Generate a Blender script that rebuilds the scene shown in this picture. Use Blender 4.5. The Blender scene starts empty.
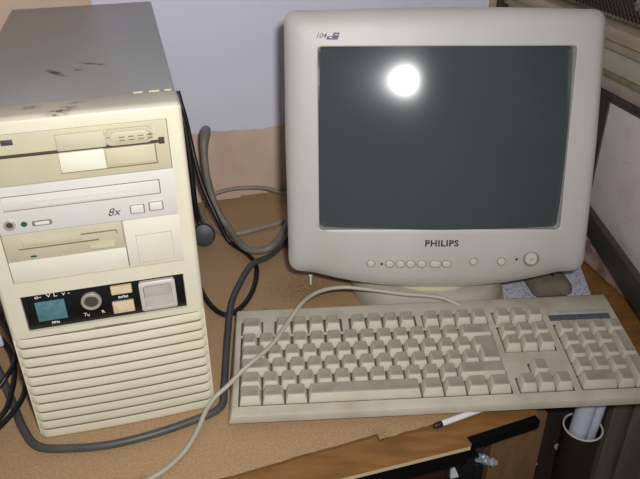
import bpy, bmesh, math, random
from mathutils import Vector, Matrix
random.seed(7)
PI = math.pi
R = math.radians
C = bpy.context.scene.collection
S = 0.001                                  # everything below is written in millimetres

# ------------------------------------------------------------------ materials
def lin(c):
    out = []
    for v in c[:3]:
        v /= 255.0
        out.append(v/12.92 if v <= 0.04045 else ((v+0.055)/1.055)**2.4)
    return (*out, 1.0)

def mat(name, col, rough=0.5, metal=0.0, col2=None, scale=40.0, amount=0.5, bump=0.0, bscale=300.0, spec=0.5,
        stretch=(1, 1, 1), lo=0.35, hi=0.7, detail=6.0):
    m = bpy.data.materials.new(name); m.use_nodes = True
    nt = m.node_tree; n = nt.nodes; l = nt.links
    b = n['Principled BSDF']
    b.inputs['Roughness'].default_value = rough
    b.inputs['Metallic'].default_value = metal
    b.inputs['Specular IOR Level'].default_value = spec
    tc = n.new('ShaderNodeTexCoord'); mp = n.new('ShaderNodeMapping'); mp.inputs['Scale'].default_value = stretch
    l.new(tc.outputs['Object'], mp.inputs['Vector'])
    if col2 is not None:
        t = n.new('ShaderNodeTexNoise'); t.inputs['Scale'].default_value = scale; t.inputs['Detail'].default_value = detail
        l.new(mp.outputs['Vector'], t.inputs['Vector'])
        r = n.new('ShaderNodeValToRGB')
        r.color_ramp.elements[0].position = lo; r.color_ramp.elements[1].position = hi
        r.color_ramp.elements[0].color = lin(col); r.color_ramp.elements[1].color = lin(col2)
        l.new(t.outputs['Fac'], r.inputs['Fac'])
        l.new(r.outputs['Color'], b.inputs['Base Color'])
    else:
        b.inputs['Base Color'].default_value = lin(col)
    if bump > 0:
        t2 = n.new('ShaderNodeTexNoise'); t2.inputs['Scale'].default_value = bscale; t2.inputs['Detail'].default_value = 3
        l.new(mp.outputs['Vector'], t2.inputs['Vector'])
        bp = n.new('ShaderNodeBump'); bp.inputs['Strength'].default_value = bump; bp.inputs['Distance'].default_value = 0.001
        l.new(t2.outputs['Fac'], bp.inputs['Height']); l.new(bp.outputs['Normal'], b.inputs['Normal'])
    return m

def add_spots(m, spots, dark):
    """grime marks at fixed places on the surface: (centre, half sizes, angle about z) in mm, object space"""
    nt = m.node_tree; n = nt.nodes; l = nt.links; b = n['Principled BSDF']
    tc = n.new('ShaderNodeTexCoord')
    nz = n.new('ShaderNodeTexNoise'); nz.inputs['Scale'].default_value = 220
    l.new(tc.outputs['Object'], nz.inputs['Vector'])
    total = None
    for (c, h, ang, strength) in spots:
        mp = n.new('ShaderNodeMapping'); mp.vector_type = 'TEXTURE'
        mp.inputs['Location'].default_value = [v*S for v in c]
        mp.inputs['Rotation'].default_value = (0, 0, R(ang))
        mp.inputs['Scale'].default_value = [v*S for v in h]
        l.new(tc.outputs['Object'], mp.inputs['Vector'])
        ln = n.new('ShaderNodeVectorMath'); ln.operation = 'LENGTH'; l.new(mp.outputs['Vector'], ln.inputs[0])
        mr = n.new('ShaderNodeMapRange'); mr.inputs['From Min'].default_value = 1.0; mr.inputs['From Max'].default_value = 0.2
        mr.inputs['To Min'].default_value = 0; mr.inputs['To Max'].default_value = strength
        l.new(ln.outputs['Value'], mr.inputs['Value'])
        if total is None: total = mr.outputs['Result']
        else:
            a = n.new('ShaderNodeMath'); a.operation = 'MAXIMUM'; l.new(total, a.inputs[0]); l.new(mr.outputs['Result'], a.inputs[1]); total = a.outputs[0]
    mu = n.new('ShaderNodeMath'); mu.operation = 'MULTIPLY'; l.new(total, mu.inputs[0])
    mr2 = n.new('ShaderNodeMapRange'); mr2.inputs['From Min'].default_value = 0.3; mr2.inputs['From Max'].default_value = 0.6
    l.new(nz.outputs['Fac'], mr2.inputs['Value']); l.new(mr2.outputs['Result'], mu.inputs[1])
    mx = n.new('ShaderNodeMix'); mx.data_type = 'RGBA'
    src = b.inputs['Base Color'].links[0].from_socket
    l.new(mu.outputs[0], mx.inputs[0]); l.new(src, mx.inputs[6]); mx.inputs[7].default_value = lin(dark)
    l.new(mx.outputs[2], b.inputs['Base Color'])

M = {}
M['cream'] = mat('aged cream plastic', (213, 206, 181), .45, col2=(221, 214, 191), scale=18, bump=.06, bscale=900)
M['cream_grille'] = mat('aged cream plastic of the grille', (216, 208, 182), .48, col2=(223, 216, 191), scale=14, bump=.05, bscale=900)
M['cover'] = mat('blank cover plastic', (216, 210, 191), .45, col2=(222, 216, 199), scale=20)
M['tan'] = mat('yellowed tan plastic', (190, 180, 150), .48, col2=(199, 189, 161), scale=25)
M['tan2'] = mat('greyish tan plastic', (188, 179, 154), .48, col2=(197, 188, 164), scale=25)
M['white'] = mat('white drive plastic', (206, 202, 196), .42, col2=(213, 209, 203), scale=20)
M['white2'] = mat('cream white latch plastic', (222, 217, 197), .38)
M['slot'] = mat('dark slot', (66, 56, 46), .7)
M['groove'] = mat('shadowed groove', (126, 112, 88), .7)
M['black'] = mat('glossy black panel', (14, 15, 17), .28)
M['lcd'] = mat('blue green display', (74, 112, 122), .3, col2=(92, 128, 136), scale=250)
M['ink'] = mat('white print', (225, 225, 220), .5)
M['chrome'] = mat('lock metal', (186, 178, 166), .35, metal=.35)
M['lockdark'] = mat('dark lock core', (92, 82, 76), .35, metal=.4)
M['buff'] = mat('buff button', (214, 196, 160), .5, col2=(200, 176, 138), scale=120)
M['greybtn'] = mat('grey power button', (176, 168, 156), .4, col2=(188, 182, 172), scale=60)
M['greyfrm'] = mat('pale grey button frame', (196, 190, 178), .4)
M['cover_metal'] = mat('painted steel cover', (150, 150, 147), .4, metal=0.0, col2=(160, 160, 157), scale=12, bump=.15, bscale=1400, stretch=(1, .4, 1))
M['monitor'] = mat('grey beige monitor plastic', (184, 178, 172), .42, col2=(193, 188, 183), scale=9, bump=.08, bscale=1500)
M['monitor_back'] = mat('grey monitor housing', (168, 162, 156), .5, col2=(176, 170, 164), scale=9)
M['neck'] = mat('cream swivel plastic', (196, 184, 148), .45, col2=(206, 196, 164), scale=20)
M['base'] = mat('grey beige base plastic', (176, 168, 152), .5, col2=(188, 180, 164), scale=20)
M['ring'] = mat('button outline', (146, 138, 130), .6)
M['btn'] = mat('monitor button', (196, 190, 182), .4)
M['navy'] = mat('navy print', (46, 50, 92), .5)
M['letter'] = mat('dark lettering', (44, 42, 44), .5)
M['glass'] = mat('dark tube glass', (62, 70, 71), .15, col2=(66, 73, 74), scale=5, spec=.5)
M['kb'] = mat('keyboard case plastic', (196, 188, 170), .45, col2=(176, 168, 148), scale=28, bump=.06, bscale=900)
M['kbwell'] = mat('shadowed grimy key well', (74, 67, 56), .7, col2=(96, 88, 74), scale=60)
M['key'] = mat('key plastic', (210, 203, 184), .5, col2=(196, 188, 168), scale=30)
M['keytop'] = mat('grimy shaded key top', (146, 139, 122), .6, col2=(168, 161, 143), scale=60, lo=.3, hi=.75)  # grime, with weaker light on the tops than the fronts painted in
M['ledstrip'] = mat('blue grey indicator strip', (82, 86, 96), .35)
M['ledlabel'] = mat('pale blue grey indicator label', (160, 158, 158), .4, col2=(186, 180, 168), scale=90)
M['led'] = mat('unlit green lamp', (52, 82, 64), .3)
M['kbcable'] = mat('beige cord', (176, 168, 150), .5, col2=(186, 178, 160), scale=60)
M['dkgrey'] = mat('dark grey cord', (72, 72, 72), .45, col2=(84, 84, 82), scale=40)
M['blackcord'] = mat('black cord', (26, 26, 28), .42)
M['greycord'] = mat('grey cord', (122, 115, 104), .5, col2=(136, 128, 116), scale=40)
M['palecord'] = mat('pale grey cord', (146, 136, 124), .5, col2=(158, 150, 136), scale=40)
M['plug'] = mat('dark grey plug', (62, 62, 64), .45)
M['chip'] = mat('tan chipboard', (165, 132, 96), .65, col2=(188, 155, 118), scale=420, detail=3, bump=.12, bscale=500)
add_spots(M['chip'], [((-172, 445, 0), (9, 6, 2), 20, .6), ((-195, 425, 0), (6, 4, 2), 0, .5), ((-20, 760, 0), (60, 50, 3), 10, .5),
                      ((-70, 700, 0), (4, 22, 3), 12, .8), ((-25, 730, 0), (3, 40, 3), -10, .7), ((60, 500, 0), (14, 9, 3), 0, .35)], (96, 62, 34))
M['ply'] = mat('brown plywood', (128, 88, 44), .5, col2=(156, 110, 62), scale=22, detail=12, stretch=(1, 4, 1))
M['plydark'] = mat('brown plywood panel', (116, 86, 54), .6, col2=(134, 100, 64), scale=22, detail=12, stretch=(4, 4, 1))
M['rawedge'] = mat('raw plywood edge', (214, 190, 150), .7)
M['apron'] = mat('black painted strip', (13, 12, 12), .9, spec=.1)
M['legdark'] = mat('dark brown stained wood', (48, 37, 31), .6, col2=(58, 46, 39), scale=20, stretch=(5, 5, 1))
M['leggrey'] = mat('dusty grey brown wood', (98, 90, 78), .7, col2=(116, 106, 92), scale=16, stretch=(6, 6, 1))
M['sheet'] = mat('lavender white wall sheet', (226, 225, 240), .6, col2=(232, 231, 243), scale=7)
M['plaster'] = mat('bare pinkish plaster', (214, 184, 164), .85, col2=(228, 202, 182), scale=14, bump=.3, bscale=200)
M['plaster2'] = mat('dirty pinkish plaster', (150, 118, 106), .85, col2=(222, 200, 190), scale=34, bump=.4, bscale=120)
M['batten'] = mat('dark brown batten', (62, 48, 44), .6, col2=(78, 62, 54), scale=30)
M['railwood'] = mat('worn beige painted wood', (188, 174, 148), .65, col2=(166, 150, 124), scale=30, stretch=(1, 1, 3))
M['sillpale'] = mat('pale grey green paint', (192, 188, 168), .65, col2=(202, 194, 178), scale=14)
M['moss'] = mat('green stained edge', (112, 122, 82), .8, col2=(150, 146, 112), scale=60)
M['pinkstrip'] = mat('dull pink wood strip', (182, 164, 154), .7, col2=(168, 148, 138), scale=40)
M['darkgap'] = mat('dark grimy strip', (66, 58, 54), .7, col2=(96, 88, 84), scale=70)
M['panel'] = mat('dirty pinkish white board', (238, 225, 228), .6, col2=(220, 204, 206), scale=30, lo=.45, hi=.8)
add_spots(M['panel'], [((0, -362, 165), (9, 16, 4), 0, .9), ((0, -352, 148), (9, 5, 8), 0, .8), ((0, -395, 100), (9, 22, 4), 0, .6), ((0, -400, 60), (9, 30, 14), 0, .4)], (90, 74, 72))
M['paneledge'] = mat('dark board edge', (92, 82, 78), .7)
M['bar'] = mat('dark olive grey metal', (66, 64, 57), .5, metal=.2, col2=(76, 74, 66), scale=40)
M['mesh'] = mat('rusty wire mesh', (98, 86, 74), .5, metal=.5)
M['night'] = mat('dark window void', (36, 32, 28), .5, col2=(58, 50, 42), scale=18)
M['foil'] = mat('crumpled pale plastic', (190, 184, 176), .3, col2=(150, 128, 96), scale=60, bump=.5, bscale=80)
M['paper'] = mat('printed paper', (216, 216, 228), .7, col2=(96, 100, 140), scale=260, lo=.52, hi=.66, stretch=(1, 2.2, 1))
M['pouch'] = mat('dull grey brown cloth', (104, 94, 82), .75, col2=(122, 112, 98), scale=60, bump=.2, bscale=300)
M['pen'] = mat('white pen barrel', (232, 228, 230), .35)
M['pentip'] = mat('dark pen cap', (40, 30, 34), .4)
M['roll'] = mat('bluish white paper roll', (196, 200, 216), .6, col2=(208, 210, 222), scale=30)
M['cup'] = mat('dark brown holder', (40, 34, 30), .5)
M['rim'] = mat('white holder rim', (210, 206, 196), .4)
M['screw'] = mat('bright bluish metal', (186, 200, 206), .35, metal=.35)
M['devblack'] = mat('black metal device', (20, 20, 22), .4)
M['devred'] = mat('dark red panel', (58, 26, 26), .45)
M['floor'] = mat('dark cement floor', (84, 74, 66), .85, col2=(100, 90, 80), scale=6)
M['peg'] = mat('white plastic peg', (220, 218, 212), .5)

# ------------------------------------------------------------------ geometry helpers (mm)
def obj(name, bm, m, parent=None, loc=None, rot=None, sharp=38, smooth=True):
    me = bpy.data.meshes.new(name)
    bm.normal_update(); bm.to_mesh(me); bm.free()
    ms = m if isinstance(m, (list, tuple)) else [m]
    for k in ms: me.materials.append(M[k])
    me.transform(Matrix.Scale(S, 4))
    if smooth:
        me.polygons.foreach_set('use_smooth', [True]*len(me.polygons))
        me.set_sharp_from_angle(angle=R(sharp))
    o = bpy.data.objects.new(name, me); C.objects.link(o)
    if parent is not None: o.parent = parent
    if loc is not None: o.location = [v*S for v in loc]
    if rot is not None: o.rotation_euler = rot
    return o

def tag(o, label, cat, group=None, kind=None):
    o['label'] = label; o['category'] = cat
    if group: o['group'] = group
    if kind: o['kind'] = kind
    return o

def thing(name, label, cat, loc=(0, 0, 0), rotz=0.0, group=None):
    o = bpy.data.objects.new(name, None); C.objects.link(o)
    o.location = [v*S for v in loc]; o.rotation_euler = (0, 0, rotz); o.empty_display_size = .02
    return tag(o, label, cat, group)

def struct(name, bm, m, parent=None, loc=None, rot=None, **k):
    o = obj(name, bm, m, parent, loc, rot, **k)
    if parent is None: o['kind'] = 'structure'
    return o

def merge(bm, other, mi=None):
    """append `other` into bm"""
    if mi is not None:
        for f in other.faces: f.material_index = mi
    me = bpy.data.meshes.new('tmp'); other.to_mesh(me); other.free(); bm.from_mesh(me); bpy.data.meshes.remove(me)
    return bm

def box(x0, x1, y0, y1, z0, z1, r=0.0, seg=2):
    bm = bmesh.new()
    bmesh.ops.create_cube(bm, size=1)
    for v in bm.verts:
        v.co = Vector(((x0+x1)/2+v.co.x*(x1-x0), (y0+y1)/2+v.co.y*(y1-y0), (z0+z1)/2+v.co.z*(z1-z0)))
    if r > 0:
        bmesh.ops.bevel(bm, geom=bm.edges[:], offset=r, segments=seg, profile=.5, affect='EDGES')
    return bm

def many(*parts):
    bm = bmesh.new()
    for p in parts: merge(bm, p)
    return bm

def prism(poly, z0, z1, r=0.0, seg=2):
    """polygon in x,y extruded along z"""
    bm = bmesh.new()
    a = [bm.verts.new((x, y, z0)) for x, y in poly]; b = [bm.verts.new((x, y, z1)) for x, y in poly]
    n = len(poly)
    bm.faces.new(a[::-1]); bm.faces.new(b)
    for i in range(n): bm.faces.new((a[i], a[(i+1) % n], b[(i+1) % n], b[i]))
    bmesh.ops.recalc_face_normals(bm, faces=bm.faces[:])
    if r > 0: bmesh.ops.bevel(bm, geom=bm.edges[:], offset=r, segments=seg, profile=.5, affect='EDGES')
    return bm

def loft(loops, cap0=True, cap1=True, closed=True):
    bm = bmesh.new(); rings = [[bm.verts.new(p) for p in lp] for lp in loops]
    n = len(rings[0])
    for a, b in zip(rings, rings[1:]):
        for i in range(n if closed else n-1):
            j = (i+1) % n
            bm.faces.new((a[i], a[j], b[j], b[i]))
    if cap0: bm.faces.new(rings[0][::-1])
    if cap1: bm.faces.new(rings[-1])
    bmesh.ops.recalc_face_normals(bm, faces=bm.faces[:])
    return bm

def rrect(w, h, r, n=5, cx=0, cy=0):
    pts = []
    for (sx, sy, a0) in ((1, 1, 0), (-1, 1, 90), (-1, -1, 180), (1, -1, 270)):
        for k in range(n+1):
            a = R(a0+90*k/n)
            pts.append((cx+sx*(w/2-r)+r*math.cos(a), cy+sy*(h/2-r)+r*math.sin(a)))
    return pts

def slab(w, h, r, y0, y1, cx=0, cz=0, ch=0.6, n=5):
    """rounded rectangle in x,z, from back y1 to front y0, front edge chamfered"""
    f = lambda d, y: [(x, y, z) for x, z in rrect(w-2*d, h-2*d, max(r-d, .05), n, cx, cz)]
    return loft([f(0, y1), f(0, y0+ch), f(ch*.35, y0+ch*.3), f(ch, y0)])

def disc(cx, cz, r, y0, y1, n=24, ch=.5):
    f = lambda rr, y: [(cx+rr*math.cos(2*PI*k/n), y, cz+rr*math.sin(2*PI*k/n)) for k in range(n)]
    return loft([f(r, y1), f(r, y0+ch), f(r-ch, y0)])

def lathe(prof, n=32, c=(0, 0, 0), sx=1, sy=1, cap0=True, cap1=True):
    return loft([[(c[0]+r*sx*math.cos(2*PI*k/n), c[1]+r*sy*math.sin(2*PI*k/n), c[2]+z) for k in range(n)] for r, z in prof], cap0, cap1)

def crom(P, per=8):
    P = [Vector(p) for p in P]; out = []
    Q = [P[0]*2-P[1]] + P + [P[-1]*2-P[-2]]
    for i in range(1, len(Q)-2):
        p0, p1, p2, p3 = Q[i-1:i+3]
        for k in range(per):
            t = k/per
            out.append(.5*((2*p1)+(p2-p0)*t+(2*p0-5*p1+4*p2-p3)*t*t+(3*p1-p0-3*p2+p3)*t**3))
    out.append(P[-1]); return out

def tube(P, r, n=12, per=8, smooth=True, radii=None):
    pts = crom(P, per) if smooth else [Vector(p) for p in P]
    loops = []; t0 = (pts[1]-pts[0]).normalized()
    up = Vector((0, 0, 1)) if abs(t0.z) < .9 else Vector((1, 0, 0))
    nrm = t0.cross(up).normalized(); prev = t0
    for i, p in enumerate(pts):
        t = (pts[min(i+1, len(pts)-1)]-pts[max(i-1, 0)]).normalized()
        q = prev.rotation_difference(t); nrm = (q @ nrm).normalized(); prev = t
        b = t.cross(nrm)
        rr = r if radii is None else radii(i/(len(pts)-1))
        loops.append([p+rr*(math.cos(2*PI*k/n)*nrm+math.sin(2*PI*k/n)*b) for k in range(n)])
    return loft(loops)

def cut(o, cutters):
    """carve closed shapes out of a mesh object, one after another"""
    for k in cutters:
        bmesh.ops.recalc_face_normals(k, faces=k.faces[:])
        me = bpy.data.meshes.new('cut'); k.to_mesh(me); k.free(); me.transform(Matrix.Scale(S, 4))
        a = bpy.data.objects.new('a', o.data); b = bpy.data.objects.new('b', me); C.objects.link(a); C.objects.link(b)
        md = a.modifiers.new('b', 'BOOLEAN'); md.operation = 'DIFFERENCE'; md.solver = 'EXACT'; md.object = b
        bpy.context.view_layer.update()
        new = bpy.data.meshes.new_from_object(a.evaluated_get(bpy.context.evaluated_depsgraph_get()))
        bpy.data.objects.remove(a, do_unlink=True); bpy.data.objects.remove(b, do_unlink=True)
        o.data = new
    new.polygons.foreach_set('use_smooth', [True]*len(new.polygons)); new.set_sharp_from_angle(angle=R(30))
    return o

def text(name, s, size, m, parent, loc, rot, ext=.15, bold=0.0, shear=0.0, sx=1.0, align='CENTER', space=1.0):
    cu = bpy.data.curves.new(name, 'FONT'); cu.body = s; cu.size = size*S; cu.extrude = ext*S; cu.offset = bold*S; cu.shear = shear
    cu.space_character = space; cu.align_x = align; cu.align_y = 'CENTER'; cu.resolution_u = 3
    t = bpy.data.objects.new(name+'_c', cu); C.objects.link(t); bpy.context.view_layer.update()
    me = bpy.data.meshes.new_from_object(t.evaluated_get(bpy.context.evaluated_depsgraph_get()))
    bpy.data.objects.remove(t, do_unlink=True)
    me.materials.clear(); me.materials.append(M[m])
    o = bpy.data.objects.new(name, me); C.objects.link(o); o.parent = parent
    o.location = [v*S for v in loc]; o.rotation_euler = rot; o.scale = (sx, 1, 1)
    return o

# ------------------------------------------------------------------ camera
cam = bpy.data.cameras.new('camera'); co = bpy.data.objects.new('camera', cam); C.objects.link(co)
cam.sensor_fit = 'HORIZONTAL'; cam.sensor_width = 36; cam.lens = 36*686.69/640; cam.clip_start = .02
co.location = (0, 0, .527848); co.rotation_mode = 'XYZ'
pitch, roll = .537, -.008
co.matrix_world = Matrix.Translation((0, 0, .527848)) @ Matrix.Rotation(PI/2-pitch, 4, 'X') @ Matrix.Rotation(-roll*-1, 4, 'Z')
bpy.context.scene.camera = co

# ------------------------------------------------------------------ the room corner
A14 = R(14)
U = Vector((math.cos(A14), math.sin(A14), 0)); V = Vector((-math.sin(A14), math.cos(A14), 0))
K = Vector((305.7, 1146.1, 0))                       # where the two walls meet
# room frame: origin K, x along the back wall (to the right), y away from the room
RF = dict(loc=(K.x, K.y, 0), rot=(0, 0, A14))
struct('wall_back', box(-1500, 40, 0, 40, -740, 1100), 'plaster', **RF)
struct('wall_right', box(0, 40, -1300, 0, -740, 318), 'plaster2', **RF)
struct('wall_right_upper', box(0, 40, -1300, 0, 760, 1100), 'plaster2', **RF)
struct('floor', box(-1500, 40, -1700, 40, -760, -740), 'floor', **RF)

def sheet_bm():
    bm = bmesh.new(); n = 90; lo, hi = [], []
    for i in range(n+1):
        x = -640+616*i/n
        z = 117+random.uniform(-1.3, 1.3)+1.5*math.sin(i*.35)
        lo.append((x, -2.0, z)); hi.append((x, -2.0, 900))
    back = lambda L: [(x, -.3, z) for x, y, z in L]
    return loft([back(lo), lo, hi, back(hi)], False, False, closed=False)
sh = obj('wall_sheet', sheet_bm(), 'sheet', None, **RF)
tag(sh, 'large lavender white sheet covering the back wall above a bare plaster strip', 'wall covering')
struct('trim_1', box(-23, -1, -14, -.5, 4, 900, 1.5), 'batten', **RF)
struct('trim_2', box(-34, -23, -8, -.5, 4, 900, 1.5), 'railwood', **RF)

# window on the right wall, below it boards and strips
win = bpy.data.objects.new('window_1', None); C.objects.link(win); win.location = K*S; win.rotation_euler = (0, 0, A14); win['kind'] = 'structure'
fr = many(box(-22, 10, -900, -2, 304, 320, 2), box(-14, 10, -900, -2, 290, 305, 2), box(-18, 10, -30, -2, 320, 760, 2),
          box(-18, 10, -900, -870, 320, 760, 2), box(-18, 10, -900, -2, 745, 765, 2))
obj('window_frame', fr, 'railwood', win)
wires = bmesh.new(); k = 0
a = -30
for i in range(150):                       # diamond mesh
    y0 = -30-i*8
    for d in (1, -1):
        z0, z1 = 322, 700
        ya = y0 if d > 0 else y0+330
        yb = y0+330 if d > 0 else y0
        pts = []
        # clip to the opening
        def clip(ya, z0, yb, z1):
            t0, t1 = 0.0, 1.0
            for lo_, hi_, p, q in ((-870, -30, ya, yb),):
                dd = q-p
                ta, tb = (lo_-p)/dd, (hi_-p)/dd
                if ta > tb: ta, tb = tb, ta
                t0, t1 = max(t0, ta), min(t1, tb)
            return t0, t1
        t0, t1 = clip(ya, z0, yb, z1)
        if t1 <= t0: continue
        P = lambda t: Vector((-2+d*.8, ya+(yb-ya)*t, z0+(z1-z0)*t))
        merge(wires, tube([P(t0), P(t1)], .5, 4, smooth=False))
obj('wire_mesh', wires, 'mesh', win)
obj('dark_pane', box(24, 28, -880, -20, 316, 760), 'night', win)
def crumple(r, seed, flat=.6):
    rnd = random.Random(seed); bm = bmesh.new(); bmesh.ops.create_icosphere(bm, subdivisions=3, radius=r)
    for v in bm.verts: v.co *= rnd.uniform(.72, 1.12); v.co.x *= flat*.5
    return bm
for (s_, z_, r_, sd, lb) in ((308, 343, 17, 3, 'crumpled pale plastic behind the wire mesh at the right edge of the window'),
                             (112, 326, 11, 5, 'small crumpled pale scrap behind the wire mesh above the monitor')):
    o = obj('crumpled_plastic', crumple(r_, sd), 'foil', None, loc=tuple(K + U*12 - V*s_ + Vector((0, 0, z_+6))), rot=(0, 0, A14), sharp=10)
    tag(o, lb, 'plastic scrap')
struct('trim_3', box(-6, 1, -1200, -2, 262, 290, 1), 'sillpale', **RF)
struct('trim_4', box(-10, 1, -1200, -2, 255, 262, 1.5), 'moss', **RF)
struct('trim_5', box(-14, 1, -1200, -2, 241, 255, 1.5), 'pinkstrip', **RF)
struct('trim_6', box(-5, 1, -1200, -2, 226, 241, 1), 'darkgap', **RF)
pan = thing('wall_board', 'dirty pinkish white board with dark edges against the right wall below the window', 'board', tuple(K), A14)
obj('face_board', box(-7, -.5, -760, -309, 3, 226, .8), 'panel', pan)
obj('edge_strip', many(box(-8, -.5, -309, -306, 0.5, 228.5, .5), box(-8, -.5, -760, -306, 226, 228.5, .5)), 'paneledge', pan)
struct('baseboard_right', box(-12, -7.6, -760, -309, 0.5, 30, 1), 'plaster2', **RF)
struct('trim_7', box(-3, 1, -305, -2, 0.5, 226, .5), 'batten', **RF)

# dark bar leaning along the right wall
pA = K - U*16 - V*262 + Vector((0, 0, 88)); pB = K - U*30 - V*520 + Vector((0, 0, 20.5))
def bar_bm():
    d = (pB-pA).normalized(); s = d.cross(Vector((0, 0, 1))).normalized(); u = s.cross(d)
    L = []
    for p, hh in ((pA, 12), (pB, 20)):
        L.append([p+s*x+u*z for x, z in rrect(10, 2*hh, 1.5, 2)])
    return loft(L)
tag(obj('metal_bar', bar_bm(), 'bar'), 'flat dark olive grey bar sloping down along the right wall onto the desk', 'bar')

# ------------------------------------------------------------------ desk
desk = thing('desk', 'brown plywood desk in the room corner with dark underframe and legs', 'desk', (0, 0, 0), 0)
dirB = Vector((math.cos(R(16.4)), math.sin(R(16.4)), 0)); c0 = Vector((23, 448, 0))
front_l = c0 - dirB*640; front_r = c0 + dirB*132
wl = K - U*1000 - V*2; wr = K - U*1 - V*2; re_ = K - U*1 - V*640
poly = [(front_l.x, front_l.y), (front_r.x, front_r.y), (155, 496), (228, 524), (238, 604), (345, 632), (re_.x, re_.y), (wr.x, wr.y), (wl.x, wl.y)]
top = obj('tabletop', prism(poly, -9, -4.2), ['ply', 'rawedge'], desk)
for p in top.data.polygons:
    if abs(p.normal.z) < .5: p.material_index = 1 if p.center.x < .1495 else 0
def strip(a, b, z0, z1, t):
    a = Vector(a); b = Vector(b); d = (b-a).normalized(); nn = Vector((-d.y, d.x))
    q = [a, b, b+nn*t, a+nn*t]
    return prism([(v.x, v.y) for v in q], z0, z1, .5, 1)
obj('apron', many(strip((front_l.x, front_l.y+4), (front_r.x, front_r.y+4), -34, -9.2, 10), strip((151, 489), (229, 519), -15, -3.6, 9)), 'apron', desk)
obj('side_panel', strip((187, 530.4), (250, 552), -735, -26, 14), 'plydark', desk)
obj('leg', strip((246, 596), (348, 606), -738, -10, 30), 'legdark', desk)
lg = obj('leg', many(strip((349, 597), (430, 618), -738, -4.6, 34), strip((372, 594), (384, 597), -738, -30, 4)), 'leggrey', desk)
lg['label'] = 'dusty grey brown front leg board'
fl = Vector((front_l.x+20, front_l.y+60))
obj('leg', box(fl.x, fl.x+60, fl.y, fl.y+40, -738, -9.5, 2), 'legdark', desk)
bl = K - U*960 - V*60
obj('leg', box(bl.x, bl.x+50, bl.y-40, bl.y, -738, -9.5, 2), 'legdark', desk)
obj('shelf', prism([(front_l.x+40, front_l.y+70), (160, 522), (160, 900), (front_l.x+40, 800)], -172, -160), 'plydark', desk)
obj('screw', many(lathe([(0.1, 0), (4.4, .2), (4.8, 1.5), (4.8, 2.6)], 14), box(-3, 3, -.4, .4, -.3, .4)), 'screw', desk, loc=(292, 595, -128), rot=(R(-90), 0, R(6)))
obj('bracket', box(-4, 4, -1.5, 1.5, -9, 9, 1), 'greyfrm', desk, loc=(263, 594, -150), rot=(0, R(-28), R(6)))

# chipboard sheet on the desk top
e0 = Vector((-93, 445.4)); dS = Vector((56.5+93, 499.3-445.4)).normalized()
l0 = e0 - dS*520; r1 = Vector((56.5, 499.3)); r2 = Vector((58.5, 491.6)); r3 = r2 + dS*176
def wob(a, b, n=26, amp=.8):
    out = []
    for i in range(n+1):
        p = a.lerp(b, i/n); out.append((p.x, p.y+(random.uniform(-amp, amp) if 0 < i < n else 0)))
    return out
bw0 = K - U*985 - V*9; bwn = K - U*455 - V*12; bwm = K - U*452 - V*4; bw1 = K - U*60 - V*4
cp = wob(l0, r1, 60) + wob(r2, r3) + [(240, 640), (330, 668), (352, 850), (bw1.x, bw1.y), (bwm.x, bwm.y), (bwn.x, bwn.y), (bw0.x, bw0.y)]
cb = obj('chipboard_sheet', prism(cp, -4, 0), ['chip', 'plydark'])
for p in cb.data.polygons:
    if abs(p.normal.z) < .5: p.material_index = 1
tag(cb, 'thin tan chipboard sheet with a notched broken front edge lying over the desk top', 'chipboard sheet')

# ------------------------------------------------------------------ computer tower (local: x -177..0, front at y 0, z up)
T = thing('tower_computer', 'cream tower computer with grey steel cover standing at the left of the desk', 'computer', (-112.8, 540.2, .3), .259)
case = obj('case_cover', box(-175.5, -1.5, 34, 420, 1, 335, 2.5, 3), 'cover_metal', T)
case['label'] = 'scratched grey painted steel cover'
add_spots(M['cover_metal'], [((-104.5, 121, 335), (20, 4.6, 4), -54, 1.6), ((-74, 144, 335), (17, 3.4, 4), -29, 1.1), ((-64, 138, 335), (6, 4, 4), -20, 1.0), ((-85, 126, 335), (8, 3.4, 4), -30, 1.0)], (56, 54, 58))
M['creamtop'] = mat('grimy shaded cream plastic', (186, 178, 160), .5, col2=(200, 192, 174), scale=24)  # bezel top: grime, plus the dimmer light on upward faces put into the colour
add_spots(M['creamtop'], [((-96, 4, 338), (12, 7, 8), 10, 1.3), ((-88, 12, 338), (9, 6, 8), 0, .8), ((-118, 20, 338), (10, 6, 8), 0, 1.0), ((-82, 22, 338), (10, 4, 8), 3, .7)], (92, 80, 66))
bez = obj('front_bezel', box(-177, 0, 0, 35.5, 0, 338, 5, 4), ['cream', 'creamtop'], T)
cut(bez, [box(-162, -13.2, -5, 6, 186.5, 325), box(-160, -16, -5, 4.5, 133.5, 172.5), box(-200, 20, -5, 4, -5, 127)])
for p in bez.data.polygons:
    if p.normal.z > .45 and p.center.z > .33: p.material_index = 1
obj('worn_edge', many(box(-37, -29, 35.0, 35.9, 336, 338.3, .2), box(-24, -15, 35.0, 35.9, 336, 338.3, .2), box(-11, -5, 34.9, 35.9, 336, 338.3, .2)), 'tan2', bez)

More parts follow.
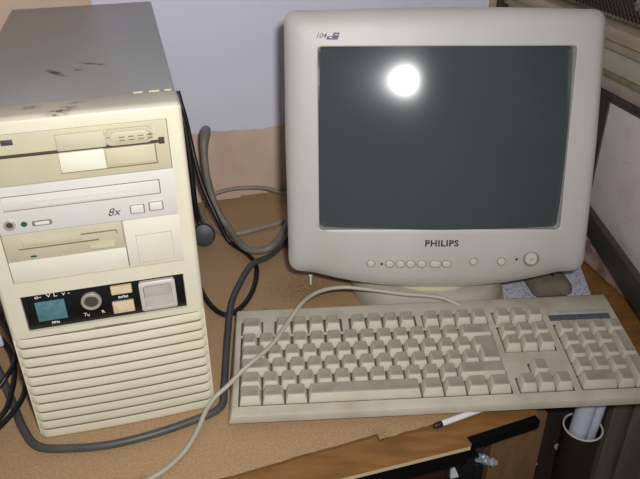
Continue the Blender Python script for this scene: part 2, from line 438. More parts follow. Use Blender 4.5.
def upath(off, r=9, y1=33, n=6):
    """outline seen from above of the front: right side, rounded corner, front, left side"""
    x0, x1, y0 = -175.6-off, -1.4+off, 1.6-off
    pts = [(x1, y1)]
    for k in range(n+1):
        a = R(90*k/n); pts.append((x1-r+r*math.cos(a), y0+r-r*math.sin(a)))
    m = 24
    for k in range(1, m): pts.append((x1-r+(x0-x1+2*r)*k/m, y0-1.2*off*0-2.0*math.sin(PI*k/m)))
    for k in range(n+1):
        a = R(90*k/n); pts.append((x0+r-r*math.sin(a), y0+r-r*math.cos(a)))
    pts.append((x0, y1)); return pts
def grille_bm():
    loops = []; zt, n = 127.5, 11; zb = 0.3; h = (zt-zb)/n
    prof = []
    for i in range(n):
        t = zt-i*h
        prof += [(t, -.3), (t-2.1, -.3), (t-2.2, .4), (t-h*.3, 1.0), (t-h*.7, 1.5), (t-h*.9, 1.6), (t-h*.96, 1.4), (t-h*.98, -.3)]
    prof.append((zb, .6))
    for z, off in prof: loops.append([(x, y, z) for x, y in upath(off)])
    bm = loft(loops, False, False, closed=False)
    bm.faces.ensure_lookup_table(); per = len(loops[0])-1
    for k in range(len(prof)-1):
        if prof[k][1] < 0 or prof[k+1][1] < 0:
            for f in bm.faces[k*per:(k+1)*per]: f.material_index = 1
    return bm
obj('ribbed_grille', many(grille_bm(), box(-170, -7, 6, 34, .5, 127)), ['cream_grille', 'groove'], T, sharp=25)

FY = 1.2                                             # faces of the drives sit just behind the bezel
# 5.25 inch floppy drive
fd = obj('floppy_drive', many(box(-161.6, -13.6, FY, 6, 280, 324.3, .8)), 'tan', T); fd['label'] = 'yellowed tan wide floppy drive front'
obj('disk_slot', many(box(-161, -20, FY-.5, FY+.5, 304.3, 307, .2), box(-22, -17, FY-.6, FY+1, 303, 309, .6)), 'slot', fd)
obj('upper_block', many(slab(38, 14, 1, FY-2.2, FY+1, -83, 313.2), box(-102.4, -100.8, FY-.4, FY+1, 306, 320), box(-103, -25, FY-.5, FY+1, 320.2, 321)), ['tan2'], fd)
obj('lever_surround', loft([[(x, y, z) for x, z in rrect(w, h, 6.2, 6, -45, 313.4)] for w, h, y in ((39, 14, FY+.8), (39, 14, FY-2), (36, 12, FY-2.2), (35, 11.4, FY-1.0))]), 'tan2', fd)
lv = obj('lever', many(slab(32, 9.6, 4.5, FY-2.6, FY+.5, -44.5, 313.2)), 'tan', fd)
obj('lever_ribs', many(*[box(-53+i*7.5, -48.5+i*7.5, FY-3.0, FY-2.4, z, z+.8) for i in range(4) for z in (310.2, 313.0)]), 'groove', lv)
obj('lower_block', slab(36, 17.4, 1, FY-2.6, FY+1, -84.3, 296), 'white2', fd)
obj('lower_block', slab(40, 15.6, 1, FY-2.0, FY+1, -45.6, 296.4), 'tan', fd)
obj('block_outline', many(box(-103, -25, FY-.4, FY+.5, 286, 287), box(-25.5, -24.7, FY-.4, FY+.5, 286, 304), box(-102.6, -101.8, FY-.5, FY+1, 286, 304)), 'groove', fd)
obj('badge', slab(9, 4.6, .4, FY-.5, FY+.5, -138.5, 317.5, .2), 'plug', fd)
# CD drive
cd = obj('disc_drive', box(-161.6, -13.6+2.5, FY-.6, 6, 235.6, 279.6, .8), 'white', T); cd['label'] = 'white disc drive front'
tr = obj('disc_tray', slab(127.5, 12, .8, FY-1.4, FY+1, -90.2, 264.6, .5), 'white', cd)
obj('tray_gap', many(box(-154.5, -26, FY-.75, FY+.2, 270.6, 271.3), box(-26.4, -25.6, FY-.75, FY+.2, 258, 271.3), box(-154.5, -26, FY-.75, FY+.2, 257.6, 258.2)), 'groove', cd)
obj('tray_ridge', many(box(-140, -50, FY-1.9, FY-1.2, 264.6, 265.6, .2), box(-128, -44, FY-1.7, FY-1.2, 260.8, 261.4, .2)), 'cover', tr)
jk = obj('headphone_jack', loft([[(-152.3+r*math.cos(2*PI*k/20), y, 245.2+r*math.sin(2*PI*k/20)) for k in range(20)] for r, y in ((4.8, FY), (4.8, FY-1.8), (4.2, FY-2.1), (2.9, FY-2.0), (2.6, FY-.9))], True, False), 'chrome', cd)
obj('jack_hole', disc(-152.3, 245.2, 2.9, FY-1.2, FY-.3, 16, .1), 'slot', jk)
obj('indicator_lamp', disc(-141, 244.4, 2.5, FY-1.6, FY), 'led', cd)
vw = obj('volume_wheel', slab(16, 4.8, 1.5, FY-1.2, FY, -126.6, 243.8, .3), 'groove', cd)
obj('wheel_rim', many(slab(12, 3, .8, FY-2.0, FY, -126.6, 243.8, .4)), 'white', vw)
for cx_, cz_ in ((-47.6, 245.6), (-31.5, 246.4)):
    b = obj('button', slab(11, 7.4, .8, FY-2.6, FY, cx_, cz_, .8), 'white', cd)
    obj('button_gap', slab(12.6, 8.8, .8, FY-.9, FY, cx_, cz_-.3, .1), 'groove', b)
text('speed_marking', '8x', 10.4, 'letter', cd, (-68, FY-.75, 245), (PI/2, 0, 0), bold=-.06, shear=.35)
# 3.5 inch drive
f3 = obj('floppy_drive', box(-161.6, -63, FY, 6, 208.6, 235.2, .8), 'tan2', T); f3['label'] = 'greyish tan small floppy drive front'
obj('disk_slot', many(box(-150, -84, FY-.4, FY+.5, 219.6, 220.8), box(-100, -68, FY-.5, FY+.5, 226.9, 228, .2), box(-68.6, -67.8, FY-.5, FY+.5, 223.5, 228, .2)), 'groove', f3)
obj('slot_cover', slab(48, 6.5, .6, FY-1.3, FY+.5, -122, 226.2, .4), 'tan', f3)
obj('eject_button', slab(22, 4.4, .6, FY-2.2, FY+.5, -82, 213.6, .6), 'tan', f3)
obj('indicator_lamp', slab(5, 1.8, .3, FY-.6, FY+.5, -140, 212, .2), 'led', f3)
# blank covers
obj('blank_cover', box(-161.6, -62.6, FY-.2, 6, 187, 208.2, .8), 'cover', T)
bc = obj('blank_cover', box(-62, -13.6+3.5, FY-.8, 6, 187, 235.2, .8), 'cover', T)
obj('cover_outline', many(box(-53, -21.5, FY-1.1, FY-.6, 219, 219.6), box(-53, -21.5, FY-1.1, FY-.6, 191, 191.6), box(-53, -52.4, FY-1.1, FY-.6, 191, 219.6), box(-22.1, -21.5, FY-1.1, FY-.6, 191, 219.6)), 'tan', bc)
# control panel
cpn = obj('control_panel', box(-159.6, -16.4, 2.6, 5, 133.9, 172.1, .3), 'black', T)
obj('display', slab(25.5, 21, .6, 1.6, 3, -137.2, 152.6, .3), 'lcd', cpn)
text('panel_lettering', 'o-  V L  v -', 5.4, 'ink', cpn, (-133.5, 2.45, 168.6), (PI/2, 0, 0), bold=.02, sx=1.3)
text('panel_lettering', 'MHz', 3.6, 'ink', cpn, (-136, 2.45, 138.6), (PI/2, 0, 0), bold=.08)
text('panel_lettering', 'Tu', 5, 'ink', cpn, (-108, 2.45, 141.5), (PI/2, R(6), 0), bold=.0)
text('panel_lettering', 'R', 5, 'ink', cpn, (-93, 2.45, 142), (PI/2, R(-12), 0), bold=.0)
text('panel_lettering', 'turbo', 4, 'ink', cpn, (-73, 2.45, 155.6), (PI/2, 0, 0), bold=.1)
kl = obj('key_lock', loft([[(-101.4+r*math.cos(2*PI*k/28), y, 156.6+r*math.sin(2*PI*k/28)) for k in range(28)] for r, y in ((9.2, 3), (9.2, 0), (8.2, -1.2), (6.6, -1.0), (6, .8))]), 'chrome', cpn)
obj('lock_core', many(disc(-101.4, 156.6, 5.9, -.2, 1), box(-102.2, -100.6, -.6, .4, 152.6, 160.6)), 'lockdark', kl)
obj('push_button', slab(19, 9, .8, -.4, 3, -73.4, 164.4, 1), 'buff', cpn)
obj('push_button', slab(19.6, 12.2, .8, -.6, 3, -74, 145.2, 1), 'buff', cpn)
pf = obj('power_button', loft([[(x, y, z) for x, z in rrect(w, h, 2.5, 4, -41.2, 153.4)] for w, h, y in ((33, 32, 3), (33, 32, -1), (30.5, 29.5, -2), (26, 25, -2), (25, 24, .2))]), 'greyfrm', cpn)
obj('rocker', loft([[(x, y, z) for x, y in ((-53.5, 1.5), (-29, 1.5), (-29, yy), (-53.5, yy))] for z, yy in ((141.6, -1.0), (153, .1), (154, -1.6), (165, -2.4))]), 'greybtn', pf)

# ------------------------------------------------------------------ monitor
TI, YA = .259, -.013
MC = Vector((140.3, 727.7, 223.6)); MB = Vector((141, 776, .3))
Mo = thing('crt_monitor', 'grey beige tube monitor with dark blank screen on a swivel base behind the keyboard', 'monitor', tuple(MB), YA)
rel = Matrix.Rotation(-YA, 3, 'Z') @ (MC-MB)
HD = dict(loc=tuple(rel), rot=(-TI, 0, 0))
def ray_poly(poly, a):
    dx, dz = math.cos(a), math.sin(a); best = None
    n = len(poly)
    for i in range(n):
        (x1, z1), (x2, z2) = poly[i], poly[(i+1) % n]
        ex, ez = x2-x1, z2-z1; den = dx*ez-dz*ex
        if abs(den) < 1e-9: continue
        t = (x1*ez-z1*ex)/den; s = (x1*dz-z1*dx)/den
        if t > 0 and -1e-6 <= s <= 1+1e-6 and (best is None or t > best): best = t
    return best
def round_poly(pts, rs, n=6):
    out = []; N = len(pts)
    for i in range(N):
        p = Vector(pts[i]); a = Vector(pts[i-1]); b = Vector(pts[(i+1) % N]); r = rs[i]
        if r <= 0: out.append(tuple(p)); continue
        u = (a-p).normalized(); v = (b-p).normalized()
        s = p+u*r; e = p+v*r
        for k in range(n+1):
            t = k/n; q = s*(1-t)**2+p*2*t*(1-t)+e*t*t; out.append(tuple(q))
    return out
bot = [(x, -182.5+18*(abs(x)/140)**2.2) for x in (-150, -120, -90, -60, -30, 0, 30, 60, 90, 120, 150)]
topc = [(x, 145-3.5*(abs(x)/170)**2) for x in (150, 100, 50, 0, -50, -100, -150)]
outer = round_poly(bot+[(178.5, -157.5), (178.5, 0), (175, 142)]+topc+[(-179, 143), (-179.5, 0), (-178, -157.5)],
                   [0]*11+[16, 0, 17]+[0]*7+[15, 0, 16])
opening = round_poly([(142.6, -104.5), (143, 104), (-141.5, 104), (-141, -104.5)], [5]*4)
NA = 360
angs = [2*PI*k/NA for k in range(NA)]
for c in ((143, 104), (142.6, -104.5), (-141.5, 104), (-141, -104.5), (174, -153), (-174, -153), (170, 140), (-174, 141)):
    a0 = math.atan2(c[1], c[0]) % (2*PI)
    angs += [a0+d for d in (-.012, -.006, 0, .006, .012)]
angs = sorted(set(round(a % (2*PI), 6) for a in angs))
RO = [ray_poly(outer, a) for a in angs]; RI = [ray_poly(opening, a) for a in angs]
def face_y(x, z, t):
    y = 9*t**7 + 1.5*t
    zc = -131
    if z < zc: y += .15*(zc-z)*min(1, max(0, (170-abs(x))/20))
    if zc <= z < -112: y -= 0
    return y
def bezel_bm():
    loops = []
    def ring(fr_, yoff=None, fn=None):
        return [fr_(i, a) for i, a in enumerate(angs)]
    def pt(i, a, t, dy=None, scale=1.0):
        r = RI[i]+(RO[i]-RI[i])*t; r *= scale
        x, z = r*math.cos(a), r*math.sin(a)
        y = face_y(x, z, min(t, 1)) if dy is None else dy
        return (x, y, z)
    loops.append([pt(i, a, 0, 16, .985) for i, a in enumerate(angs)])
    loops.append([pt(i, a, 0, 9, .999) for i, a in enumerate(angs)])
    loops.append([pt(i, a, 0, .8, .9995) for i, a in enumerate(angs)])
    for t in (0.03, .08, .15, .3, .45, .6, .72, .8, .86, .91, .95, .98, 1.0):
        loops.append([pt(i, a, t) for i, a in enumerate(angs)])
    loops.append([(lambda p: (p[0], p[1]+7, p[2]))(pt(i, a, 1.0)) for i, a in enumerate(angs)])
    loops.append([pt(i, a, 1.0, 48, .99) for i, a in enumerate(angs)])
    loops.append([pt(i, a, 1.0, 50, .97) for i, a in enumerate(angs)])
    return loft(loops, False, False)
bzl = obj('bezel', bezel_bm(), 'monitor', Mo, sharp=32, **HD)
# screen: toroidal glass
def screen_bm():
    bm = bmesh.new(); nx, nz = 48, 36; g = []
    for j in range(nz+1):
        row = []
        for i in range(nx+1):
            x = -141+284*i/nx; z = -104.4+208.4*j/nz
            y = -7.2 + 5.76*math.log(math.cosh(x/48)) + z*z/(2*SRZ)
            row.append(bm.verts.new((x, y, z)))
        g.append(row)
    for j in range(nz):
        for i in range(nx): bm.faces.new((g[j][i], g[j][i+1], g[j+1][i+1], g[j+1][i]))
    return bm
SRX, SRZ = 620, 850
scr = obj('screen', screen_bm(), 'glass', Mo, **HD); scr['label'] = 'dark grey green blank tube screen'
# housing behind
hs = []
for w, h, cz, y in ((338, 300, -6, 46), (336, 298, -6, 90), (300, 268, -4, 150), (230, 215, 2, 215), (210, 195, 6, 300), (196, 182, 8, 312)):
    hs.append([(x, y, z) for x, z in rrect(w, h, 22, 6, 0, cz)])
obj('rear_housing', loft(hs), 'monitor_back', Mo, **HD)
# stand
def superell(a, b, e, z, n=48):
    out = []
    for k in range(n):
        t = 2*PI*k/n; c, s = math.cos(t), math.sin(t)
        out.append((a*math.copysign(abs(c)**(2/e), c), b*math.copysign(abs(s)**(2/e), s), z))
    return out
obj('swivel_neck', loft([superell(80, 78, 2, 34), superell(79, 77, 2, 40), superell(75, 72, 2, 46), superell(66, 64, 2, 60), superell(60, 60, 2, 72)]), 'neck', Mo)
obj('swivel_base', loft([superell(99, 93, 2.6, 0), superell(100, 94, 2.6, 8), superell(99, 93, 2.6, 22), superell(95, 89, 2.5, 32), superell(86, 80, 2.4, 36)]), 'base', Mo)
# controls
def fy(x, z): return face_y(x, z, .45)-.6
for x, w in ((-78.9, 9), (-56.2, 9.4), (-43.4, 9.4), (-31, 9.8), (-18, 10), (-1.6, 13), (12, 10)):
    z = -147.8+(.6 if abs(x) > 60 else 0); y = fy(x, z)
    b = obj('button', slab(w, 7.6, 3.7, y-.9, y+3, x, z, .7), 'btn', bzl)
    obj('button_gap', slab(w+2.2, 9.4, 4.6, y-.1, y+2.5, x, z, .2), 'ring', b)
for x, r in ((43.9, 4.2), (77.1, 4.4)):
    z = -144.5; y = fy(x, z)
    b = obj('button', disc(x, z, r, y-1.4, y+3, 24, .8), 'btn', bzl)
    obj('button_gap', disc(x, z, r+1.1, y-.1, y+2.5, 24, .2), 'ring', b)
y = fy(112, -141)
pw = obj('power_button', disc(112, -141, 7.2, y-2.2, y+3, 32, 1), 'btn', bzl)
obj('button_ring', loft([[(112+r*math.cos(2*PI*k/32), yy, -141+r*math.sin(2*PI*k/32)) for k in range(32)] for r, yy in ((9.6, y+2), (9.6, y-.4), (8.9, y-.9), (8.1, y-.4), (7.9, y+1))], True, False), 'ring', pw)
obj('button_mark', box(-3, 3, -.3, .3, -.5, .5), 'ring', pw, loc=(112, y-2.3, -141), rot=(0, R(-30), 0))
for x, z in ((-65.8, -147.8), (94.9, -141.8)):
    y = fy(x, z); obj('indicator_lamp', disc(x, z, 1.5, y-.4, y+2, 12, .2), 'letter', bzl)
text('brand_lettering', 'PHILIPS', 10.6, 'letter', bzl, (4.4, face_y(4, -121.5, .3)-.3, -121.6), (PI/2, 0, 0), ext=.3, bold=.3, sx=1.08, space=1.1)
text('model_lettering', '104', 8, 'navy', bzl, (-138.5, .2, 115.3), (PI/2, 0, 0), ext=.2, shear=.4, bold=.02)
obj('badge_block', many(loft([[(-132+dx, .1, 111.4), (-119.6+dx, .1, 111.4), (-117.2+dx, .1, 118.6), (-124+dx, .1, 118.6), (-125.4+dx, .1, 115), (-130.8+dx, .1, 115)][::1] if d == 0 else [(-132, 2.5, 111.4), (-119.6, 2.5, 111.4), (-117.2, 2.5, 118.6), (-124, 2.5, 118.6), (-125.4, 2.5, 115), (-130.8, 2.5, 115)] for d, dx in ((0, 0), (1, 0))])), 'navy', bzl)
obj('badge_stripe', many(box(-129, -125.5, -.1, .5, 113, 114, 0), box(-123, -119, -.1, .5, 116, 116.7, 0)), 'ink', bzl)

# ------------------------------------------------------------------ keyboard
KT, KTILT = .0555, .1147
kb = thing('computer_keyboard', 'long beige computer keyboard with grimy keys and a thin cord in front of the monitor', 'keyboard', (-84.8, 518.9, .3), KT)
u = 19.05; KZ = 20.3; tn = math.tan(KTILT)
def case_bm():
    prof = [(44, 0), (40, 7.4), (-11, 7.0), (-12.6, 8.5), (-13, 13), (-11.6, 16.6), (-8.6, 18.4), (0, KZ-.2), (119, KZ+.6+119*tn), (140, KZ+.4+140*tn), (143.5, KZ+140*tn-1.5), (144.5, 30), (144.5, 0)]
    L = []
    xs = (-12, -11.7, 447-.3, 447)
    def at_x(x, side, inset):
        out = []
        for y, z in prof:
            t = min(1, z/20.0)
            xx = x+(-side)*((6.5 if side < 0 else 5.5)*t)
            cy = 70; yy = y+(3.5*x/447 if y > 120 else 0); out.append((xx, cy+(yy-cy)*(1-inset/80), max(0, z-inset*(1 if z > 5 else 0))))
        return out
    L = [at_x(-14, -1, 1.6), at_x(-13.2, -1, .6), at_x(-12, -1, 0), at_x(445.5, 1, 0), at_x(446.5, 1, .6), at_x(447, 1, 1.6)]
    return loft(L)
kcase = obj('case', case_bm(), 'kb', kb, sharp=30)
NX, PX = 15.45, 18.95                        # nav cluster and number pad columns, in key units
def well(x0, x1, y0, y1):
    b = box(x0*u-.8, x1*u+.8, y0*u-.8, y1*u+.8, -2.0, 12)
    b.transform(Matrix.Translation((0, 0, KZ)) @ Matrix.Rotation(KTILT, 4, 'X')); return b
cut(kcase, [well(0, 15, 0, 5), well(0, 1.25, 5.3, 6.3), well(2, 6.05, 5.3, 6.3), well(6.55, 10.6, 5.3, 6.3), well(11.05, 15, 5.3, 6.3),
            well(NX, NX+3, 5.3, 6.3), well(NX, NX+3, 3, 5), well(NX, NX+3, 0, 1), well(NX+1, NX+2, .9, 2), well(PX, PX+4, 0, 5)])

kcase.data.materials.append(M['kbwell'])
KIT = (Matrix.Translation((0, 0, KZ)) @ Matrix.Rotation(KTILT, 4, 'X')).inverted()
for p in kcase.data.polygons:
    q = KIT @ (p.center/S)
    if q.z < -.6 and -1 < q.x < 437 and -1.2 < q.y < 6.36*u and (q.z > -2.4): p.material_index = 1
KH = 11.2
def key_mesh(w, h, poly=None):
    g = .75
    x1, y1 = w*u-2*g, h*u-2*g
    def rr(ix0, ix1, iy0, iy1, r, z, dish=0):
        W, H = x1-ix0-ix1, y1-iy0-iy1
        return [(g+ix0+W/2+px, g+iy0+H/2+py, z) for px, py in rrect(W, H, r, 3)]
    L = [rr(0, 0, 0, 0, .8, -1.2), rr(.2, .2, .2, .15, 1.0, .8), rr(2.7, 2.7, 2.7, 1.2, 1.7, KH-.8), rr(3.1, 3.1, 3.2, 1.6, 1.8, KH-.15), rr(3.6, 3.6, 3.9, 2.2, 1.7, KH), rr(4.8, 4.8, 6, 4, 1.2, KH-.55)]
    bm = loft(L)
    for f in bm.faces:
        if f.normal.z > .6: f.material_index = 1
    bm.normal_update()
    for f in bm.faces:
        if f.normal.z > .6: f.material_index = 1
    me = bpy.data.meshes.new('key'); bm.to_mesh(me); bm.free()
    me.materials.append(M['key']); me.materials.append(M['keytop']); me.transform(Matrix.Scale(S, 4))
    me.polygons.foreach_set('use_smooth', [True]*len(me.polygons)); me.set_sharp_from_angle(angle=R(35))
    return me
def enter_mesh():
    a = key_mesh(1.25, 1); b = key_mesh(1.5, 1); c = key_mesh(1.25, 2)
    bm = bmesh.new()
    bm.from_mesh(c); n0 = len(bm.verts); bm.from_mesh(b); bm.verts.ensure_lookup_table()
    for v in bm.verts[:n0]: v.co.x += .25*u*S
    for v in bm.verts[n0:]: v.co.y += u*S
    for v in bm.verts[n0:]: v.co.z -= .00012
    me = bpy.data.meshes.new('key'); bm.to_mesh(me); bm.free(); me.materials.append(M['key']); me.materials.append(M['keytop'])
    me.polygons.foreach_set('use_smooth', [True]*len(me.polygons)); me.set_sharp_from_angle(angle=R(35))
    return me
KM = {}
def add_key(x, row, w=1, h=1, me=None):
    if me is None:
        if (w, h) not in KM: KM[(w, h)] = key_mesh(w, h)
        me = KM[(w, h)]
    o = bpy.data.objects.new('key', me); C.objects.link(o); o.parent = kb
    p = Matrix.Rotation(KTILT, 3, 'X') @ Vector((x*u, row*u, 0))
    o.location = (p.x*S, p.y*S, (p.z+KZ)*S); o.rotation_euler = (KTILT, 0, 0)
    return o
x = 0
for w in (1.25, 1.25, 1.25, 6.25, 1.25, 1.25, 1.25, 1.25): add_key(x, 0, w); x += w
x = 0
for w in [1.25]+[1]*11+[2.75]: add_key(x, 1, w); x += w
x = 0
for w in [1.75]+[1]*12: add_key(x, 2, w); x += w
x = 0
for w in [1.5]+[1]*12: add_key(x, 3, w); x += w
add_key(13.5, 2, me=enter_mesh())
x = 0
for w in [1]*13+[2]: add_key(x, 4, w); x += w
add_key(0, 5.3, 1.25)
for i in range(4): add_key(2.02+i, 5.3); add_key(6.57+i, 5.3)
for i in range(4): add_key(11.04+i*.99, 5.3)
for i in range(3):
    add_key(NX+i, 5.3); add_key(NX+i, 4); add_key(NX+i, 3); add_key(NX+i, 0)
add_key(NX+1, 1)
for i in range(4): add_key(PX+i, 4)
for r_ in (1, 2, 3):
    for i in range(3): add_key(PX+i, r_)
add_key(PX+3, 2, 1, 2); add_key(PX+3, 0, 1, 2); add_key(PX, 0, 2); add_key(PX+2, 0)
# indicator strip
def on_kb(bm):
    bm.transform(Matrix.Translation((0, 0, KZ)) @ Matrix.Rotation(KTILT, 4, 'X')); return bm
lb = obj('indicator_label', on_kb(box(PX*u-1, (PX+3.75)*u, 5.86*u, 6.25*u, .2, 1.2, .3)), 'ledlabel', kb)
ls = obj('indicator_strip', on_kb(box(PX*u-1, (PX+3.75)*u, 5.4*u, 5.86*u, .2, 1.4, .3)), 'ledstrip', kb)
for i in range(3):
    obj('indicator_lamp', on_kb(box((PX+.6+i*1.25)*u, (PX+.75+i*1.25)*u, 5.58*u, 5.68*u, 1, 1.8, .2)), 'led', ls)
KI = Matrix.Rotation(-KT, 3, 'Z')
kc = [(-178, 430, 3), (-162, 442, 3), (-148, 455, 3), (-135, 475, 3), (-126, 498, 6), (-119, 522, 12.5), (-110, 538, 17), (-99, 545, 24), (-80, 558, 38), (-55, 584, 45), (-37, 618, 51), (-24, 646, 54), (-11, 671, 50), (6, 689, 46), (30, 698, 43), (61, 694, 42), (98, 685, 42), (129, 681, 41.5), (150, 677, 40), (168, 668, 36)]
kc = [(-250, 392, 3), (-205, 412, 3)] + kc
obj('cord', tube([KI @ (Vector(p)-Vector((-84.8, 518.9, 0))) for p in kc], 2.5, 10), 'kbcable', kb)

# ------------------------------------------------------------------ cords
def cord(name, pts, r, m, label, cat='cable', radii=None):
    return tag(obj(name, tube(pts, r, 12, 8, radii=radii), m), label, cat)
cord('power_cable', [(-393, 631, 5), (-361, 588, 5), (-328, 540, 5), (-303, 503, 5), (-280, 481, 5), (-245, 479, 5), (-211, 483, 5), (-174, 495, 5), (-136, 513, 5), (-107, 533, 5), (-106.5, 564, 5), (-109, 602, 5), (-112, 652, 8), (-113, 706, 13), (-107, 752, 12.5), (-94, 798, 14), (-76, 822, 9), (-60, 852, 6), (-48, 880, 7), (-38, 912, 11), (-30, 940, 14)],
     4.2, 'dkgrey', 'dark grey cord running along the tower front then up between tower and keyboard')
cord('black_cable', [(-198, 936, 215), (-194, 930, 199), (-189, 925, 177), (-184, 918, 146), (-178, 908, 116), (-169, 896, 83), (-150, 878, 42), (-137, 871, 13), (-127, 864, 5.2), (-102, 836, 4.2), (-89, 804, 4), (-89, 755, 4), (-100, 715, 4), (-118, 696, 4), (-138, 712, 4), (-156, 745, 4), (-167, 775, 4), (-177, 808, 4), (-193, 872, 4), (-207, 932, 4)],
     3.4, 'blackcord', 'thin black cord dropping behind the tower and looping on the desk beside it')
plug = thing('power_plug', 'round dark grey plug on a short black lead at the right side of the tower', 'plug', (-171, 872, 18.6), 0)
obj('plug_body', lathe([(14, -7), (16.5, -5), (17, 3), (15, 6), (8, 7.5)], 28), 'plug', plug, rot=(R(70), 0, R(8)))
obj('lead', tube([(-25, 43, 192), (-23, 42, 179), (-18, 38, 160), (-14, 30, 122), (-12, 21, 79), (-11, 16, 43), (-8, 16, 14), (0, 8, 2)], 4.2), 'blackcord', plug)
cord('grey_cable', [(-175, 1001, 8), (-178, 1003, 33), (-182, 1002, 65), (-179, 996, 102), (-172, 984, 129), (-169, 964, 145), (-169, 938, 139), (-168, 925, 107), (-163, 915, 71), (-151, 905, 37), (-137, 893, 18), (-111, 842, 17), (-88, 828, 17), (-67, 832, 23), (-53, 870, 24), (-43, 922, 24), (-38, 950, 26)],
     5.2, 'greycord', 'thick grey cord in a tall bent loop between tower and monitor', radii=lambda t: 5.0+2.6*math.exp(-((t-.33)/.06)**2))
cord('pale_cable', [(-10, 985, 4), (-32, 995, 5), (-54, 1012, 10), (-72, 1014, 18), (-96, 1022, 20), (-140, 1024, 18), (-176, 1016, 11), (-190, 990, 4), (-185, 955, 4), (-163, 915, 4), (-129, 899, 4), (-95, 914, 4), (-53, 938, 4), (-20, 958, 4), (10, 980, 4)],
     3.4, 'palecord', 'thin pale grey cord curving flat along the foot of the back wall')
for pts, lb in (([(-470, 940, 5), (-462, 800, 5), (-436, 705, 8), (-398, 659, 18), (-374, 634, 16), (-356, 612, 13), (-340, 580, 13), (-331, 548, 14), (-329, 521, 12), (-346, 492, 6), (-390, 468, 5), (-470, 480, 5), (-540, 560, 5)], 'black cord bending outermost down the left side of the tower'),
                ([(-600, 520, 13), (-480, 470, 13.5), (-400, 492, 14), (-354, 547, 13.5), (-341, 566, 22), (-341, 592, 24), (-349, 622, 36), (-372, 655, 42), (-420, 700, 24), (-452, 800, 14), (-455, 945, 13)], 'black cord crossing over the others left of the tower'),
                ([(-432, 940, 5), (-425, 800, 5), (-404, 710, 10), (-384, 662, 24), (-366, 638, 27), (-334, 591, 14), (-320, 559, 13), (-317, 529, 13.5), (-327, 494, 13), (-347, 450, 9), (-400, 410, 5), (-520, 400, 5), (-590, 450, 5)], 'black cord nearest the left side of the tower')):
    cord('black_cable', pts, 2.9, 'blackcord', lb)
cn = thing('cable_connector', 'pale bluish plastic connector among black cords left of the tower', 'connector', (-374, 612, 32), R(40))
obj('connector_body', slab(22, 14, 2, -8, 8, 0, 0, 2), 'roll', cn); obj('connector_sleeve', slab(12, 9, 2, 7, 22, 0, 0, 2), 'plug', cn)

# ------------------------------------------------------------------ small things on the desk
def pp(*p): return [tuple(q) for q in p]
tag(obj('printed_paper', prism([(236, 706), (352, 706), (368, 832), (256, 845)], .3, .8), 'paper'), 'printed white paper lying under the right side of the monitor', 'paper')
pc = thing('cloth_pouch', 'dull grey brown pouch on the printed paper under the monitor', 'pouch', (300, 775, 1.1), R(6))
obj('pouch_body', loft([[(x, y, z) for x, y in rrect(w, d, 10, 4, 0, 0)] for w, d, z in ((48, 86, 0), (54, 92, 5), (52, 90, 13), (42, 78, 19), (26, 60, 21))]), 'pouch', pc)
obj('strap', tube([(-10, 34, 20), (-8, 10, 23), (-2, -10, 22.5), (4, -22, 21), (2, -34, 16), (8, -46, 6)], 1.6, 8), 'blackcord', pc)
pg = thing('plastic_peg', 'tiny white plastic peg standing below the monitor\'s lower left corner', 'peg', (-13, 768, .3))
obj('peg_pin', lathe([(1.4, 0), (1.4, 12), (.8, 13)], 12), 'peg', pg); obj('peg_head', lathe([(2.6, 13), (3, 14.5), (1.6, 16)], 12), 'peg', pg)
pn = thing('pen', 'white pen with dark cap sticking out from under the keyboard front', 'pen', (117, 506, .3), R(24))
obj('barrel', tube([(6, 0, 3.3), (108, 0, 3.3)], 3.2, 14, smooth=False), 'pen', pn); obj('cap', tube([(-2, 0, 3.3), (0, 0, 3.3), (7, 0, 3.3)], 3, 14, smooth=False, radii=lambda t: 2.2+1.1*min(1, 2*t)), 'pentip', pn)

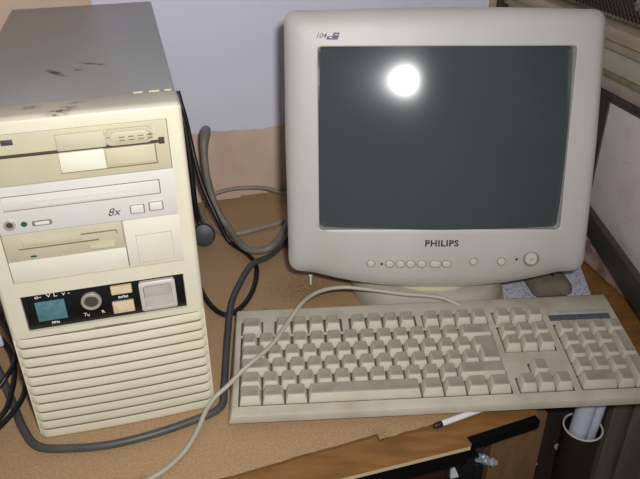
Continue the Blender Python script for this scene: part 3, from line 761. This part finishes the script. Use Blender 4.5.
# ------------------------------------------------------------------ below the desk edge
hd = thing('roll_holder', 'dark tapered holder with white rim fixed to the dark desk leg', 'holder', (299, 564, -60), 0)
obj('holder_body', lathe([(18, -132), (19, -128), (20.5, -10), (21, -1), (20, -1), (19, -20), (17.5, -126)], 32), 'cup', hd)
rim = bmesh.new()
rimpts = [Vector((21.3*math.cos(2*PI*k/40), 21.3*math.sin(2*PI*k/40), 0)) for k in range(41)]
obj('rim', tube(rimpts, 1.1, 8, smooth=False), 'rim', hd)
def roll(r, L): return lathe([(r-3, -L/2+8), (r-.8, -L/2), (r, -L/2+.6), (r, L/2-.6), (r-.8, L/2), (r-1.2, L/2-8), (.5, L/2-9)], 24)
for (x, y, r, tx, ty, lb) in ((294, 562, 10.6, -2, 5, 'thicker bluish white paper roll standing in the holder under the keyboard'),
                              (311.5, 566, 6, -2, 5, 'thinner white paper roll leaning beside the thicker one in the holder')):
    tag(obj('paper_roll', roll(r, 92), 'roll', None, loc=(x, y, -64), rot=(R(-ty*.3), R(4), 0)), lb, 'paper roll')
dv = thing('metal_device', 'black metal device with a dark red panel on the shelf below the desk edge', 'device', (103, 535, -159.5), R(16.4))
obj('device_case', many(box(-190, 60, -30, 100, 0, 106, 2), box(-190, 60, -36, -30, 103, 106, .6), box(60, 72, -30, -10, 0, 84, 2)), 'devblack', dv)
obj('front_panel', box(-40, 22, -34, -30.2, 70, 100, .8), 'devred', dv)
obj('paper_wedge', loft([[(30, -33, 76), (40, -33, 76), (29, -33, 104)], [(30, -30, 76), (40, -30, 76), (29, -30, 104)]]), 'ink', dv)
for (x, z, r) in ((64, 100, 3.2), (68, 93, 3.6), (76, 88, 4.6)):
    obj('connector', lathe([(r, -10), (r, 5), (r*.65, 6), (r*.6, 9)], 14), 'screw', dv, loc=(x, -33, z), rot=(R(50), R(35), 0))

# ------------------------------------------------------------------ light: camera flash + faint room light
fl = bpy.data.lights.new('flash', 'SPOT'); fo = bpy.data.objects.new('flash', fl); C.objects.link(fo)
fl.energy = 20.5; fl.spot_size = R(118); fl.spot_blend = 1.0; fl.shadow_soft_size = .017; fl.color = (1.0, 1.0, .995)
fo.location = (.036, .0, .575)
d = (Vector((-.2, .90, .23))-fo.location); fo.rotation_euler = d.to_track_quat('-Z', 'Y').to_euler()
w = bpy.data.worlds.new('room'); bpy.context.scene.world = w; w.use_nodes = True
w.node_tree.nodes['Background'].inputs['Color'].default_value = (.85, .85, .9, 1); w.node_tree.nodes['Background'].inputs['Strength'].default_value = .23
bpy.context.scene.view_settings.view_transform = 'Standard'; bpy.context.scene.view_settings.look = 'None'
